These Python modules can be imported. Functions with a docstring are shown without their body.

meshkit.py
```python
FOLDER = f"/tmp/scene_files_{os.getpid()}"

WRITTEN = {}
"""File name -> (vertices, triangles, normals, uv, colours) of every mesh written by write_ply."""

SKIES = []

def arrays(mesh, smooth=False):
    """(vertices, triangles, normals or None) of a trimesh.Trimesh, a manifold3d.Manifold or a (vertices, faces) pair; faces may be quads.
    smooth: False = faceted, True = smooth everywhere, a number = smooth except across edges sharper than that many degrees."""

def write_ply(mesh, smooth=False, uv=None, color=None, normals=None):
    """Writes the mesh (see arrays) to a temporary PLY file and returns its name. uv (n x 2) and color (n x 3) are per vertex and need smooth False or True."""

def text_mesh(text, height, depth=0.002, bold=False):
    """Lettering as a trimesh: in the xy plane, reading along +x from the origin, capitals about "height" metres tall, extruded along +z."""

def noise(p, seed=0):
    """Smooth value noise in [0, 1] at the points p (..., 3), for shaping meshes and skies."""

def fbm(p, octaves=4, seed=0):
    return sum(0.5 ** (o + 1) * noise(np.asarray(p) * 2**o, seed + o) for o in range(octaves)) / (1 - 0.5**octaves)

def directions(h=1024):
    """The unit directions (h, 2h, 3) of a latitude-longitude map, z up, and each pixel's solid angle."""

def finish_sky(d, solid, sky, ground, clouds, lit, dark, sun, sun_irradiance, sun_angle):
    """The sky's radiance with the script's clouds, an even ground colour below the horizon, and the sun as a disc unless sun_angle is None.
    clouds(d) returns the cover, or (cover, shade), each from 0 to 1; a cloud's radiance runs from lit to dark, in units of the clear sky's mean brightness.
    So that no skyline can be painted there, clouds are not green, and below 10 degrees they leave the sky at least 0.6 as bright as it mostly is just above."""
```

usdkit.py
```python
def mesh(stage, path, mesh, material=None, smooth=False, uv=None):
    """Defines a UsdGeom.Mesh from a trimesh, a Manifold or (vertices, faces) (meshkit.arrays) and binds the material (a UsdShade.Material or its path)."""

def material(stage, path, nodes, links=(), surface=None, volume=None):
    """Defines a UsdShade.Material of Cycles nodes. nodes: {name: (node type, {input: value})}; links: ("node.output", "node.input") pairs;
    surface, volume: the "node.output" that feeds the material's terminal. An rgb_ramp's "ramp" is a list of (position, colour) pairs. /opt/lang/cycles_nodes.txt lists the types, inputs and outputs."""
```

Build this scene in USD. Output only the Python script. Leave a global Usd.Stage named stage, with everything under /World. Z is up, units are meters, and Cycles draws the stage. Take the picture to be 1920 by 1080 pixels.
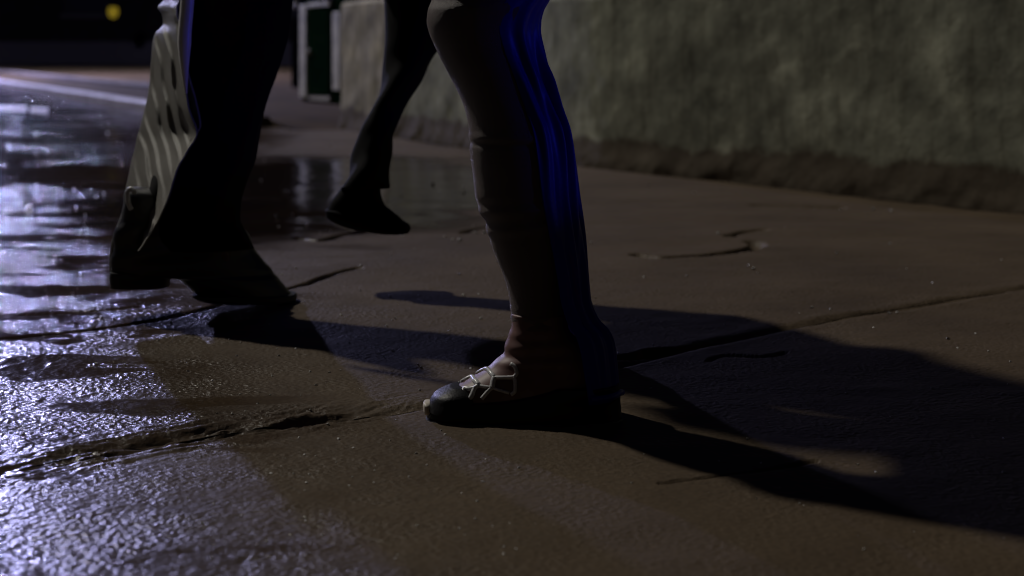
import math, random
import numpy as np, trimesh, manifold3d as m3
from scipy.interpolate import PchipInterpolator
from pxr import Usd, UsdGeom, UsdLux, UsdShade, Gf, Sdf
import usdkit, meshkit

random.seed(7)
RNG = np.random.default_rng(7)
stage = Usd.Stage.CreateInMemory()
UsdGeom.SetStageUpAxis(stage, UsdGeom.Tokens.z)
UsdGeom.SetStageMetersPerUnit(stage, 1.0)
UsdGeom.Xform.Define(stage, '/World')
UsdGeom.Scope.Define(stage, '/World/Looks')

# ------------------------------------------------------------------ camera, sky, moonlike key
CAM_H, F, CX, HY = 0.45, 3000.0, 960.0, 95.0        # lens in pixels of the 1920 wide photograph, horizon row
cam = UsdGeom.Camera.Define(stage, '/World/camera')
cam.CreateHorizontalApertureAttr(24.0)
cam.CreateFocalLengthAttr(24.0 * F / 1920)
cam.CreateVerticalApertureOffsetAttr(-24.0 * (540 - HY) / 1920)
cam.CreateFStopAttr(3.4)
cam.CreateFocusDistanceAttr(2.05)
cam.CreateExposureAttr(0.0)
cam.CreateClippingRangeAttr(Gf.Vec2f(0.05, 5000))
cx = UsdGeom.Xformable(cam)
cx.AddTranslateOp().Set(Gf.Vec3d(0, 0, CAM_H))
cx.AddRotateXOp().Set(90.0)

AZ, EL = math.radians(-48), math.radians(45.5)         # towards the light: left and behind the walkers
LDIR = np.array([math.sin(AZ) * math.cos(EL), math.cos(AZ) * math.cos(EL), math.sin(EL)])
sun = UsdLux.DistantLight.Define(stage, '/World/key_light')
sun.CreateNormalizeAttr(True)
sun.CreateIntensityAttr(0.335)
sun.CreateAngleAttr(2.2)
sun.CreateColorAttr(Gf.Vec3f(1.0, 0.95, 0.86))
sx = UsdGeom.Xformable(sun)
sx.AddRotateZOp().Set(math.degrees(math.atan2(LDIR[0], -LDIR[1])))
sx.AddRotateXOp().Set(90 - math.degrees(EL))

sky = UsdLux.DomeLight.Define(stage, '/World/sky')
sky.CreateIntensityAttr(1.0)
sky_m = usdkit.material(stage, '/World/Looks/night_sky', {
    's': ('sky_texture', {'sky_type': 'single_scattering', 'sun_disc': False, 'sun_elevation': EL, 'sun_rotation': math.atan2(LDIR[0], LDIR[1])}),
    't': ('mix_color', {'blend_type': 'multiply', 'fac': 1.0, 'b': (0.022, 0.02, 0.05), 'use_clamp': False}),
    'b': ('background_shader', {'strength': 0.06})},
    [('s.color', 't.a'), ('t.result', 'b.color')], surface='b.background')
UsdShade.MaterialBindingAPI.Apply(sky.GetPrim()).Bind(sky_m)

# ------------------------------------------------------------------ helpers
USED = {}
def name_in(parent, name):
    k = (parent, name); n = USED.get(k, 0); USED[k] = n + 1
    return f'{parent}/{name}' + (f'_{n:03d}' if n else '')
def tag(prim, label=None, cat=None, group=None, kind=None):
    for k, v in (('label', label), ('category', cat), ('group', group), ('kind', kind)):
        if v: prim.SetCustomDataByKey(k, v)
    return prim
def thing(name, label=None, cat=None, group=None, kind=None):
    return tag(UsdGeom.Xform.Define(stage, name_in('/World', name)).GetPrim(), label, cat, group, kind)
def obj(name, mesh, mat, parent=None, smooth=35, label=None, cat=None, group=None, kind=None):
    p = str(parent.GetPath()) if parent else '/World'
    return tag(usdkit.mesh(stage, name_in(p, name), mesh, mat, smooth=smooth).GetPrim(), label, cat, group, kind)
def PX(px, py, Y):                                   # the point at depth Y that the photograph shows at (px, py)
    return np.array([(px - CX) / F * Y, Y, CAM_H - (py - HY) / F * Y])
def GP(px, py):                                      # the ground point there
    Y = F * CAM_H / (py - HY)
    return np.array([(px - CX) / F * Y, Y, 0.0])
def ss(a, b, x):
    t = np.clip((x - a) / (b - a), 0, 1); return t * t * (3 - 2 * t)

def look(name, nodes, links, surface='p.BSDF'):
    return usdkit.material(stage, '/World/Looks/' + name, nodes, links, surface=surface)
def plain(name, col, rough=0.6, scale=40, amount=0.35, bump=0.0, **kw):
    """A plain surface with grain: two tones mixed by noise, and a fine bump."""
    lo = tuple(c * (1 - amount) for c in col); hi = tuple(min(1, c * (1 + amount)) for c in col)
    nodes = {'g': ('geometry', {}), 'n': ('noise_texture', {'scale': scale, 'detail': 5, 'roughness': 0.6}),
             'r': ('rgb_ramp', {'ramp': [(0.3, lo), (0.7, hi)]}),
             'p': ('principled_bsdf', {'roughness': rough, **kw})}
    links = [('g.position', 'n.vector'), ('n.fac', 'r.fac'), ('r.color', 'p.base_color')]
    if bump:
        nodes['n2'] = ('noise_texture', {'scale': scale * 5, 'detail': 3})
        nodes['bp'] = ('bump', {'strength': 1.0, 'distance': bump})
        links += [('g.position', 'n2.vector'), ('n2.fac', 'bp.height'), ('bp.normal', 'p.normal')]
    return look(name, nodes, links)

def loft(rows, n=48, power=2.0, fine=90, disp=None, caps=True, span=None, thick=0.0):
    """Closed tube whose outline is given row by row: (row, left, right, depth of its middle, half depth). disp(angle, row) moves the skin outwards.
    span: (from, to) angles for an open sheet of the given thickness; 0 = right, -pi/2 = towards the viewer."""
    rows = np.array(rows, float)
    t = np.linspace(rows[0, 0], rows[-1, 0], fine)
    L, R, Yc, H = (PchipInterpolator(rows[:, 0], rows[:, k])(t) for k in (1, 2, 3, 4))
    ang = np.linspace(0, 2 * np.pi, n, endpoint=False) if span is None else np.linspace(*span, n)
    c, s = np.cos(ang), np.sin(ang)
    e = 2.0 / power
    cc, sn = np.sign(c) * np.abs(c) ** e, np.sign(s) * np.abs(s) ** e
    def skin(off):
        out = []
        for i in range(fine):
            a, b = PX(L[i], t[i], Yc[i]), PX(R[i], t[i], Yc[i])
            m, hw = (a + b) / 2, (b - a)[0] / 2
            d = (disp(ang, t[i]) if disp else 0) + off
            out.append(np.stack([m[0] + (hw + d) * cc, m[1] + (H[i] + d) * sn, np.full(n, m[2])], 1))
        return np.array(out)
    V = skin(0)
    i, j = np.meshgrid(np.arange(fine - 1), np.arange(n if span is None else n - 1), indexing='ij')
    q = lambda o=0: np.stack([i * n + j, (i + 1) * n + j, (i + 1) * n + (j + 1) % n, i * n + (j + 1) % n], -1).reshape(-1, 4) + o
    tri = lambda q: np.vstack([q[:, [0, 1, 2]], q[:, [0, 2, 3]]])
    if span is None:
        v = V.reshape(-1, 3); f = [tri(q())]
        if caps:
            v = np.vstack([v, V[0].mean(0), V[-1].mean(0)])
            a, b, k = len(v) - 2, len(v) - 1, np.arange(n)
            f += [np.stack([np.full(n, a), k, (k + 1) % n], 1), np.stack([np.full(n, b), (fine - 1) * n + (k + 1) % n, (fine - 1) * n + k], 1)]
        m = trimesh.Trimesh(v, np.vstack(f), process=False)
    else:
        W = skin(-thick); N = fine * n
        v = np.vstack([V.reshape(-1, 3), W.reshape(-1, 3)])
        f = [tri(q()), tri(q(N))[:, ::-1]]
        edge = lambda k: np.stack([k[:-1], k[1:], k[1:] + N, k[:-1] + N], 1)
        row = np.arange(fine) * n
        for k, rev in ((row, 1), (row + n - 1, 0), (np.arange(n), 0), ((fine - 1) * n + np.arange(n), 1)):
            g = tri(edge(k)); f.append(g[:, ::-1] if rev else g)
        m = trimesh.Trimesh(v, np.vstack(f), process=False)
    if m.volume < 0: m.invert()
    return m
def to_manifold(m):
    m = trimesh.Trimesh(m.vertices, m.faces); m.merge_vertices()
    return m3.Manifold(m3.Mesh(np.asarray(m.vertices, np.float32), np.asarray(m.faces, np.uint32)))
def ball(p, r, k=16): return m3.Manifold.sphere(r, k).translate([float(x) for x in p])
def bone(p, rp, q, rq): return m3.Manifold.batch_hull([ball(p, rp), ball(q, rq)])
def fuse(parts, edge=0.012, rounds=12):
    m = m3.Manifold.batch_boolean(parts, m3.OpType.Add).refine_to_length(edge)
    mm = m.to_mesh(); t = trimesh.Trimesh(mm.vert_properties[:, :3], mm.tri_verts)
    trimesh.smoothing.filter_taubin(t, lamb=0.5, nu=0.52, iterations=rounds)
    return t
def tube(points, r, n=8, closed_ends=True):
    p = np.asarray(points, float); r = np.broadcast_to(r, (len(p),))
    t = np.gradient(p, axis=0); t /= np.linalg.norm(t, axis=1, keepdims=True) + 1e-12
    up = np.array([0.13, 0.97, 0.21]); a = np.cross(t, up); a /= np.linalg.norm(a, axis=1, keepdims=True); b = np.cross(t, a)
    g = np.linspace(0, 2 * np.pi, n, endpoint=False)
    v = p[:, None] + r[:, None, None] * (np.cos(g)[None, :, None] * a[:, None] + np.sin(g)[None, :, None] * b[:, None])
    i, j = np.meshgrid(np.arange(len(p) - 1), np.arange(n), indexing='ij')
    q = np.stack([i * n + j, i * n + (j + 1) % n, (i + 1) * n + (j + 1) % n, (i + 1) * n + j], -1).reshape(-1, 4)
    v = np.vstack([v.reshape(-1, 3), p[0], p[-1]]); k = np.arange(n); N = len(v)
    f = np.vstack([q[:, [0, 1, 2]], q[:, [0, 2, 3]], np.stack([np.full(n, N - 2), (k + 1) % n, k], 1), np.stack([np.full(n, N - 1), (len(p) - 1) * n + k, (len(p) - 1) * n + (k + 1) % n], 1)])
    m = trimesh.Trimesh(v, f, process=False)
    if m.volume < 0: m.invert()
    return m
def curve(pts, n=16):
    pts = np.asarray(pts, float); s = np.r_[0, np.cumsum(np.linalg.norm(np.diff(pts, axis=0), axis=1))]
    return PchipInterpolator(s, pts, axis=0)(np.linspace(0, s[-1], n))
def box(size, at, rz=0.0, ch=0.0):
    if ch:
        x, y, z = (np.array(size) / 2)
        pts = [(a * (x - ch * (k != 0)), b * (y - ch * (k != 1)), c * (z - ch * (k != 2))) for a in (-1, 1) for b in (-1, 1) for c in (-1, 1) for k in range(3)]
        m = trimesh.convex.convex_hull(np.array(pts))
    else: m = trimesh.creation.box(size)
    m.apply_transform(trimesh.transformations.rotation_matrix(rz, [0, 0, 1])); m.apply_translation(at)
    return m

# ------------------------------------------------------------------ materials of the setting
SN = (0.91, 0.41, 0.0)                               # across the street, towards the wall
SU = np.array([0.41, -0.91, 0.0]) / math.hypot(0.41, 0.91)
NN = np.array([0.91, 0.41, 0.0]) / math.hypot(0.41, 0.91)
def ground_look(name, tint=(1, 1, 1), wet0=0.22, wet1=-0.62):
    col = lambda r, g, b: (r * tint[0], g * tint[1], b * tint[2])
    nodes = {
        'g': ('geometry', {}),
        'dot': ('vector_math', {'math_type': 'dot_product', 'vector2': (1.0, 0.13, 0.0)}),
        'nw': ('noise_texture', {'scale': 1.6, 'detail': 4, 'roughness': 0.6}),
        'nws': ('math', {'math_type': 'multiply_add', 'value2': 0.9, 'value3': -0.45}),
        'sum': ('math', {'math_type': 'add'}),
        'wet': ('map_range', {'range_type': 'smoothstep', 'from_min': wet0, 'from_max': wet1, 'to_min': 0.0, 'to_max': 1.0, 'clamp': True}),
        # colour
        'n1': ('noise_texture', {'scale': 2.3, 'detail': 6, 'roughness': 0.62}),
        'c1': ('rgb_ramp', {'ramp': [(0.25, col(0.066, 0.052, 0.037)), (0.5, col(0.098, 0.08, 0.058)), (0.75, col(0.128, 0.108, 0.082))]}),
        'n2': ('noise_texture', {'scale': 160, 'detail': 3, 'roughness': 0.7}),
        'c2': ('rgb_ramp', {'ramp': [(0.25, (0.55, 0.55, 0.55)), (0.6, (1, 1, 1)), (0.8, (1.35, 1.35, 1.35))]}),
        'cm': ('mix_color', {'blend_type': 'multiply', 'fac': 0.8, 'use_clamp': False}),
        'wd': ('mix_color', {'blend_type': 'multiply', 'b': (0.5, 0.42, 0.38)}),
        # puddles: long flat patches of standing water
        'mp': ('mapping', {'scale': (1.1, 2.6, 1.0), 'rotation': (0, 0, 0.25)}),
        'np': ('noise_texture', {'scale': 2.4, 'detail': 3, 'roughness': 0.55, 'distortion': 0.4}),
        'pu': ('map_range', {'range_type': 'smoothstep', 'from_min': 0.53, 'from_max': 0.565, 'to_min': 0.0, 'to_max': 1.0, 'clamp': True}),
        'puw': ('math', {'math_type': 'multiply'}),
        'np2': ('math', {'math_type': 'subtract', 'value1': 1.0}),
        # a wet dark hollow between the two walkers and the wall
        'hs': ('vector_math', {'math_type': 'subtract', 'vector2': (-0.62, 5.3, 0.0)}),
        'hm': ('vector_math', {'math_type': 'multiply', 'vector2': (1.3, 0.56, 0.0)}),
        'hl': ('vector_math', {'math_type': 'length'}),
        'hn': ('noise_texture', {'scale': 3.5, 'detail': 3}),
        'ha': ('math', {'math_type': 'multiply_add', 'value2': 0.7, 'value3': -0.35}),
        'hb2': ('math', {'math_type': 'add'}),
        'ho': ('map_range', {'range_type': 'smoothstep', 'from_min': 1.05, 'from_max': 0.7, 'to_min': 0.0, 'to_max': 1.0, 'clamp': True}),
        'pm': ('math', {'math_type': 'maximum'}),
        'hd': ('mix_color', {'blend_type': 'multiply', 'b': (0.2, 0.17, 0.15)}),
        # grain of the surface
        'nb': ('noise_texture', {'scale': 140, 'detail': 3, 'roughness': 0.5}),
        'vb': ('voronoi_texture', {'scale': 120, 'randomness': 1.0}),
        'npt': ('noise_texture', {'scale': 9, 'detail': 4, 'roughness': 0.65}),
        'ptr': ('map_range', {'from_min': 0.36, 'from_max': 0.66, 'to_min': 0.25, 'to_max': 1.25, 'clamp': True}),
        'gr2': ('math', {'math_type': 'multiply'}),
        'mpb': ('mapping', {'scale': (0.35, 0.75, 1.0), 'rotation': (0, 0, 0.1)}),
        'npb': ('noise_texture', {'scale': 1.3, 'detail': 4, 'roughness': 0.55, 'distortion': 0.3}),
        'pub': ('map_range', {'range_type': 'smoothstep', 'from_min': 0.47, 'from_max': 0.53, 'to_min': 0.0, 'to_max': 1.0, 'clamp': True}),
        'far': ('map_range', {'range_type': 'smoothstep', 'from_min': 3.4, 'from_max': 5.2, 'to_min': 0.0, 'to_max': 0.95, 'clamp': True}),
        'gxyz': ('separate_xyz', {}), 'pubf': ('math', {'math_type': 'multiply'}), 'pm0': ('math', {'math_type': 'maximum'}),
        'hb': ('math', {'math_type': 'multiply_add', 'value2': 0.45}),
        'gr': ('math', {'math_type': 'multiply'}),
        'st': ('math', {'math_type': 'multiply_add', 'value2': 0.6, 'value3': 0.4}),
        'bp': ('bump', {'distance': 0.005}),
        'r1': ('map_range', {'from_min': 0, 'from_max': 1, 'to_min': 0.62, 'to_max': 0.075, 'clamp': True}),
        'r2': ('mix_float', {'b': 0.13}),
        'sp': ('map_range', {'from_min': 0, 'from_max': 1, 'to_min': 0.2, 'to_max': 0.85, 'clamp': True}),
        'p': ('principled_bsdf', {}),
    }
    links = [('g.position', 'dot.vector1'), ('g.position', 'nw.vector'), ('nw.fac', 'nws.value1'), ('dot.value', 'sum.value1'), ('nws.value', 'sum.value2'), ('sum.value', 'wet.value'),
             ('g.position', 'n1.vector'), ('n1.fac', 'c1.fac'), ('g.position', 'n2.vector'), ('n2.fac', 'c2.fac'), ('c1.color', 'cm.a'), ('c2.color', 'cm.b'),
             ('cm.result', 'wd.a'), ('wet.result', 'wd.fac'), ('hd.result', 'p.base_color'),
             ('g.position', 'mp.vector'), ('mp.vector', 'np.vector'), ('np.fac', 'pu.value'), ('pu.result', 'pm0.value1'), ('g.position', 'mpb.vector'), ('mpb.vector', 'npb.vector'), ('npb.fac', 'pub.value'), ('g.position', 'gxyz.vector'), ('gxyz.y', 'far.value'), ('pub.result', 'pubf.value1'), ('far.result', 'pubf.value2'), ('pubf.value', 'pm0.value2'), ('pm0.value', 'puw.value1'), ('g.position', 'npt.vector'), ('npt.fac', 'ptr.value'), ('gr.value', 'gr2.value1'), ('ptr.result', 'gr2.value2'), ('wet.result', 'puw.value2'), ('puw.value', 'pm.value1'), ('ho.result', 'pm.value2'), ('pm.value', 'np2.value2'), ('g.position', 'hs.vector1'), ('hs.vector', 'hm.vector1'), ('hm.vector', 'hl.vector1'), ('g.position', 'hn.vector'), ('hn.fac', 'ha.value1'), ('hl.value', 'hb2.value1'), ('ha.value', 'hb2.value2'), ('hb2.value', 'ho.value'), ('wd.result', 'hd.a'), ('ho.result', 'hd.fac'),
             ('g.position', 'nb.vector'), ('g.position', 'vb.vector'), ('vb.distance', 'hb.value1'), ('nb.fac', 'hb.value3'),
             ('wet.result', 'st.value1'), ('st.value', 'gr.value1'), ('np2.value', 'gr.value2'), ('gr2.value', 'bp.strength'), ('hb.value', 'bp.height'), ('bp.normal', 'p.normal'),
             ('wet.result', 'r1.value'), ('r1.result', 'r2.a'), ('pm.value', 'r2.fac'), ('r2.result', 'p.roughness'), ('wet.result', 'sp.value'), ('sp.result', 'p.specular_ior_level')]
    return look(name, nodes, links)
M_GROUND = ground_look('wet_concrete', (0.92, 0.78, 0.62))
M_ROAD = plain('dark_asphalt', (0.03, 0.026, 0.022), 0.55, 8, 0.4, 0.002)
M_VERGE = plain('brown_dirt_pavement', (0.055, 0.037, 0.020), 0.9, 3, 0.5, 0.004, specular_ior_level=0.05)
M_BASE = plain('packed_dirt', (0.03, 0.025, 0.02), 0.8, 20, 0.4, 0.003)
M_KERB = plain('pale_kerb_stone', (0.36, 0.33, 0.37), 0.6, 6, 0.35, 0.003, specular_ior_level=0.25)
M_KERB_DARK = plain('dirty_kerb_stone', (0.10, 0.085, 0.08), 0.8, 6, 0.4, 0.003, specular_ior_level=0.1)
M_DARKWALL = plain('dark_brick', (0.007, 0.006, 0.005), 0.9, 3, 0.4, specular_ior_level=0.1)
M_LINE = plain('flat_white', (0.6, 0.58, 0.62), 0.35, 4, 0.3)

def wall_look(name, base):
    """Stained grey concrete: blotches, streaks running down, a brown band of dirt at the foot."""
    k = lambda s: tuple(c * s for c in base)
    nodes = {
        'g': ('geometry', {}), 'xyz': ('separate_xyz', {}),
        'n1': ('noise_texture', {'scale': 5.5, 'detail': 7, 'roughness': 0.62}),
        'c1': ('rgb_ramp', {'ramp': [(0.3, k(0.42)), (0.46, k(0.85)), (0.56, k(1.05)), (0.7, k(1.7))]}),
        'mp': ('mapping', {'scale': (7, 7, 0.9)}),
        'n2': ('noise_texture', {'scale': 3.4, 'detail': 6, 'roughness': 0.65, 'distortion': 0.6}),
        'c2': ('rgb_ramp', {'ramp': [(0.3, (0.55, 0.52, 0.48)), (0.5, (1, 1, 1)), (0.62, (1, 1, 1)), (0.75, (1.5, 1.5, 1.45))]}),
        'm1': ('mix_color', {'blend_type': 'multiply', 'fac': 0.85, 'use_clamp': False}),
        'nz': ('noise_texture', {'scale': 7, 'detail': 5, 'roughness': 0.6}),
        'zz': ('math', {'math_type': 'multiply_add', 'value2': -0.13}),
        'zr': ('map_range', {'range_type': 'smoothstep', 'from_min': 0.075, 'from_max': 0.035, 'to_min': 0, 'to_max': 0.9, 'clamp': True}),
        'm2': ('mix_color', {'blend_type': 'mix', 'b': (0.075, 0.052, 0.032)}),
        'nb': ('noise_texture', {'scale': 60, 'detail': 6, 'roughness': 0.7}),
        'bp': ('bump', {'strength': 0.45, 'distance': 0.005}),
        'p': ('principled_bsdf', {'roughness': 0.85, 'specular_ior_level': 0.2})}
    links = [('g.position', 'n1.vector'), ('n1.fac', 'c1.fac'), ('g.position', 'mp.vector'), ('mp.vector', 'n2.vector'), ('n2.fac', 'c2.fac'),
             ('c1.color', 'm1.a'), ('c2.color', 'm1.b'), ('g.position', 'xyz.vector'), ('g.position', 'nz.vector'), ('nz.fac', 'zz.value1'), ('xyz.z', 'zz.value3'),
             ('zz.value', 'zr.value'), ('m1.result', 'm2.a'), ('zr.result', 'm2.fac'), ('m2.result', 'p.base_color'),
             ('g.position', 'nb.vector'), ('nb.fac', 'bp.height'), ('bp.normal', 'p.normal')]
    return look(name, nodes, links)
M_WALL = wall_look('stained_concrete', (0.31, 0.315, 0.235))
M_PILLAR = wall_look('pale_rough_concrete', (0.45, 0.41, 0.32))

# ------------------------------------------------------------------ the ground
J1 = np.array([GP(*p)[:2] for p in ((-900, 1070), (-400, 965), (0, 880), (420, 805), (800, 757), (1160, 682), (1330, 645), (1500, 611), (1920, 541), (2500, 452), (3200, 360))])
CRACKS = [  # points in the photograph, half width (m), depth (m)
    ([(-300, 690), (0, 641), (180, 620), (330, 596), (450, 565), (560, 541), (620, 520), (672, 508)], 0.013, 0.010),
    ([(40, 594), (180, 588), (260, 580)], 0.010, 0.006),
    ([(556, 446), (596, 451), (640, 440), (690, 431), (742, 427)], 0.022, 0.014),
    ([(1195, 478), (1240, 484), (1300, 481), (1360, 474), (1405, 467), (1422, 460), (1410, 454)], 0.024, 0.014),
    ([(1368, 444), (1395, 437), (1428, 434)], 0.022, 0.010),
    ([(1420, 384), (1500, 386), (1570, 388)], 0.035, 0.012),
    ([(1130, 674), (1200, 664), (1290, 652), (1332, 646)], 0.017, 0.016),
    ([(1330, 676), (1370, 668), (1420, 671), (1470, 664)], 0.009, 0.004),
    ([(870, 436), (900, 427), (960, 420)], 0.018, 0.010),
    ([(0, 402), (60, 398)], 0.03, 0.012),
    ([(1240, 900), (1380, 884), (1455, 874), (1530, 862)], 0.006, 0.004),
]
CRACKS = [(curve([GP(*p)[:2] for p in pts], 40), w, d) for pts, w, d in CRACKS]
def near_line(P, line):
    best = np.full(len(P), 1e9)
    for a, b in zip(line[:-1], line[1:]):
        ab = b - a; t = np.clip(((P - a) @ ab) / (ab @ ab), 0, 1)
        best = np.minimum(best, np.linalg.norm(P - a - t[:, None] * ab, axis=1))
    return best
def ground_z(P):
    """Height of the paving: slow waves, trowelled unevenness, joints and cracks."""
    x, y = P[:, 0], P[:, 1]
    q = np.stack([x, y, 0 * x], 1)
    n = P @ NN[:2]
    z = 0.016 * (meshkit.fbm(q * [0.8, 1.5, 1], 3, 3) - 0.5) * ss(0.9, 2.5, y)
    z += 0.007 * (meshkit.fbm(q * [2.6, 5.5, 1], 3, 11) - 0.5)
    z += 0.0022 * (meshkit.fbm(q * [16, 22, 1], 3, 5) - 0.5)
    wet = 1 - ss(0.1, 0.9, n)
    z += 0.0022 * wet * (meshkit.fbm(q * [55, 60, 1], 2, 21) - 0.5)
    ragged = meshkit.fbm(q * [20, 20, 1], 3, 31)
    d = near_line(P, J1)
    broken = ss(-0.62, -0.42, x) * (1 - ss(-0.24, -0.08, x))              # the joint has crumbled left of the sandal
    w = 0.012 + 0.05 * broken * ragged
    z -= 0.011 * (1 - 0.6 * broken) * np.exp(-(d / w) ** 2) * (0.35 + 0.8 * ragged) * (1 - 0.35 * ss(0.2, 0.5, x))
    z += 0.030 * broken * np.exp(-(d / 0.055) ** 2) * (meshkit.fbm(np.stack([(x * 0.75 + y * 0.66) * 11, (y * 0.75 - x * 0.66) * 60, 0 * x], 1), 4, 41) - 0.5)
    z += 0.004 * np.exp(-((d - 0.03) / 0.02) ** 2) * (ragged - 0.3)
    for line, w, dep in CRACKS:
        m = (np.abs(x - line[:, 0].mean()) < np.ptp(line[:, 0]) / 2 + 0.2) & (np.abs(y - line[:, 1].mean()) < np.ptp(line[:, 1]) / 2 + 0.2)
        if m.any():
            dd = near_line(P[m], line)
            z[m] -= dep * (1 - ss(0.25, 1.0, dd / (w * (0.5 + 0.9 * ragged[m]))))
    return z
def j1_row(a):                                      # depth at which the ray x = a y meets the joint
    r = J1[:, 0] / J1[:, 1]
    return np.interp(a, r, J1[:, 1])
COLS = np.linspace(-0.44, 0.44, 1000)
def slab(y0, y1, rows):
    """A sheet of paving between two depths per ray, finer where it is nearer."""
    t = np.linspace(0, 1, rows)[:, None]
    Y = 1 / ((1 - t) / y0[None, :] + t / y1[None, :])
    X = Y * COLS[None, :]
    P = np.stack([X.ravel(), Y.ravel()], 1)
    v = np.column_stack([P, ground_z(P)])
    n = len(COLS); i, j = np.meshgrid(np.arange(rows - 1), np.arange(n - 1), indexing='ij')
    q = np.stack([i * n + j, i * n + j + 1, (i + 1) * n + j + 1, (i + 1) * n + j], -1).reshape(-1, 4)
    return trimesh.Trimesh(v, np.vstack([q[:, [0, 1, 2]], q[:, [0, 2, 3]]]), process=False)
yj = j1_row(COLS)
pavement = thing('pavement', 'wet brown concrete paving under the two walkers', 'pavement', kind='structure')
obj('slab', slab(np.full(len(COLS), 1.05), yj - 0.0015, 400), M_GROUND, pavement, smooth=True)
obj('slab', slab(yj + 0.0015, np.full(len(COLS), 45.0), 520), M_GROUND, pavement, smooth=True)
g = trimesh.Trimesh([(-300, -60, -0.05), (300, -60, -0.05), (300, 300, -0.05), (-300, 300, -0.05)], [[0, 1, 2], [0, 2, 3]], process=False)
obj('ground', g, M_BASE, smooth=False, label='dark ground beneath and beyond the paving', cat='ground', kind='structure')
# paving outside the view, so that nothing ends at the frame
def quad(pts, z): return trimesh.Trimesh([(x, y, z) for x, y in pts], [[0, 1, 2], [0, 2, 3]], process=False)
obj('road', quad([(-60, -8), (30, -8), (30, 120), (-60, 120)], -0.032), M_ROAD, smooth=False, label='dark asphalt road around the wet paving', cat='road', kind='structure')

# raised pavement in front of the far wall end: kerb line and brown surface behind it
def sp(n, s):                                       # point n metres across the street, s metres along it towards the viewer
    return NN * n + SU * s
def prism(outline, z0, z1):
    from shapely.geometry import Polygon
    m = trimesh.creation.extrude_polygon(Polygon(outline), z1 - z0, engine='earcut'); m.apply_translation([0, 0, z0]); return m
far0, near0 = -70.0, -9.5                          # along the street
def strip(rows):                                     # cross rows of (s, height) from n = 2.60 to n = 12, with an edge dropping below the road
    v, f = [], []
    for q, (s_, h) in enumerate(rows):
        v += [sp(2.60, s_) + [0, 0, -0.04], sp(2.60, s_) + [0, 0, h], sp(12, s_) + [0, 0, h]]
        if q: k_ = 3 * q; f += [[k_ - 3, k_ - 2, k_ + 1], [k_ - 3, k_ + 1, k_], [k_ - 2, k_ - 1, k_ + 2], [k_ - 2, k_ + 2, k_ + 1]]
    return trimesh.Trimesh(v, np.array(f)[:, ::-1], process=False)
verge = strip([(far0, 0.052), (near0 - 0.2, 0.052), (near0 + 0.3, 0.036), (-8.5, -0.02), (-8.0, -0.045)])
obj('raised_pavement', verge, M_VERGE, smooth=False, label='brown dirt covered pavement behind the pale kerb', cat='pavement', kind='structure')
kerb = thing('kerb', 'low pale kerb running away at the left edge of the paving', 'kerb')
s = far0
k = 0
while s < near0 - 0.3:
    ln = 1.15 + 0.1 * RNG.random()
    m = box((0.13, ln - 0.02, 0.105 + 0.006 * RNG.random()), sp(2.45 + 0.08 + 0.006 * RNG.random(), s + ln / 2) + [0, 0, 0.005], math.atan2(NN[1], NN[0]), 0.012)
    if s > -34: obj('kerb_stone', m, M_KERB if s < -11.4 else M_VERGE, kerb, smooth=25)
    s += ln
far_kerb = box((0.12, 40, 0.10), sp(3.35, -36) + [0, 0, 0.06], math.atan2(NN[1], NN[0]), 0.015)
obj('far_kerb', far_kerb, M_KERB_DARK, smooth=25, label='second faint kerb line farther back behind the pale kerb', cat='kerb')
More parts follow.
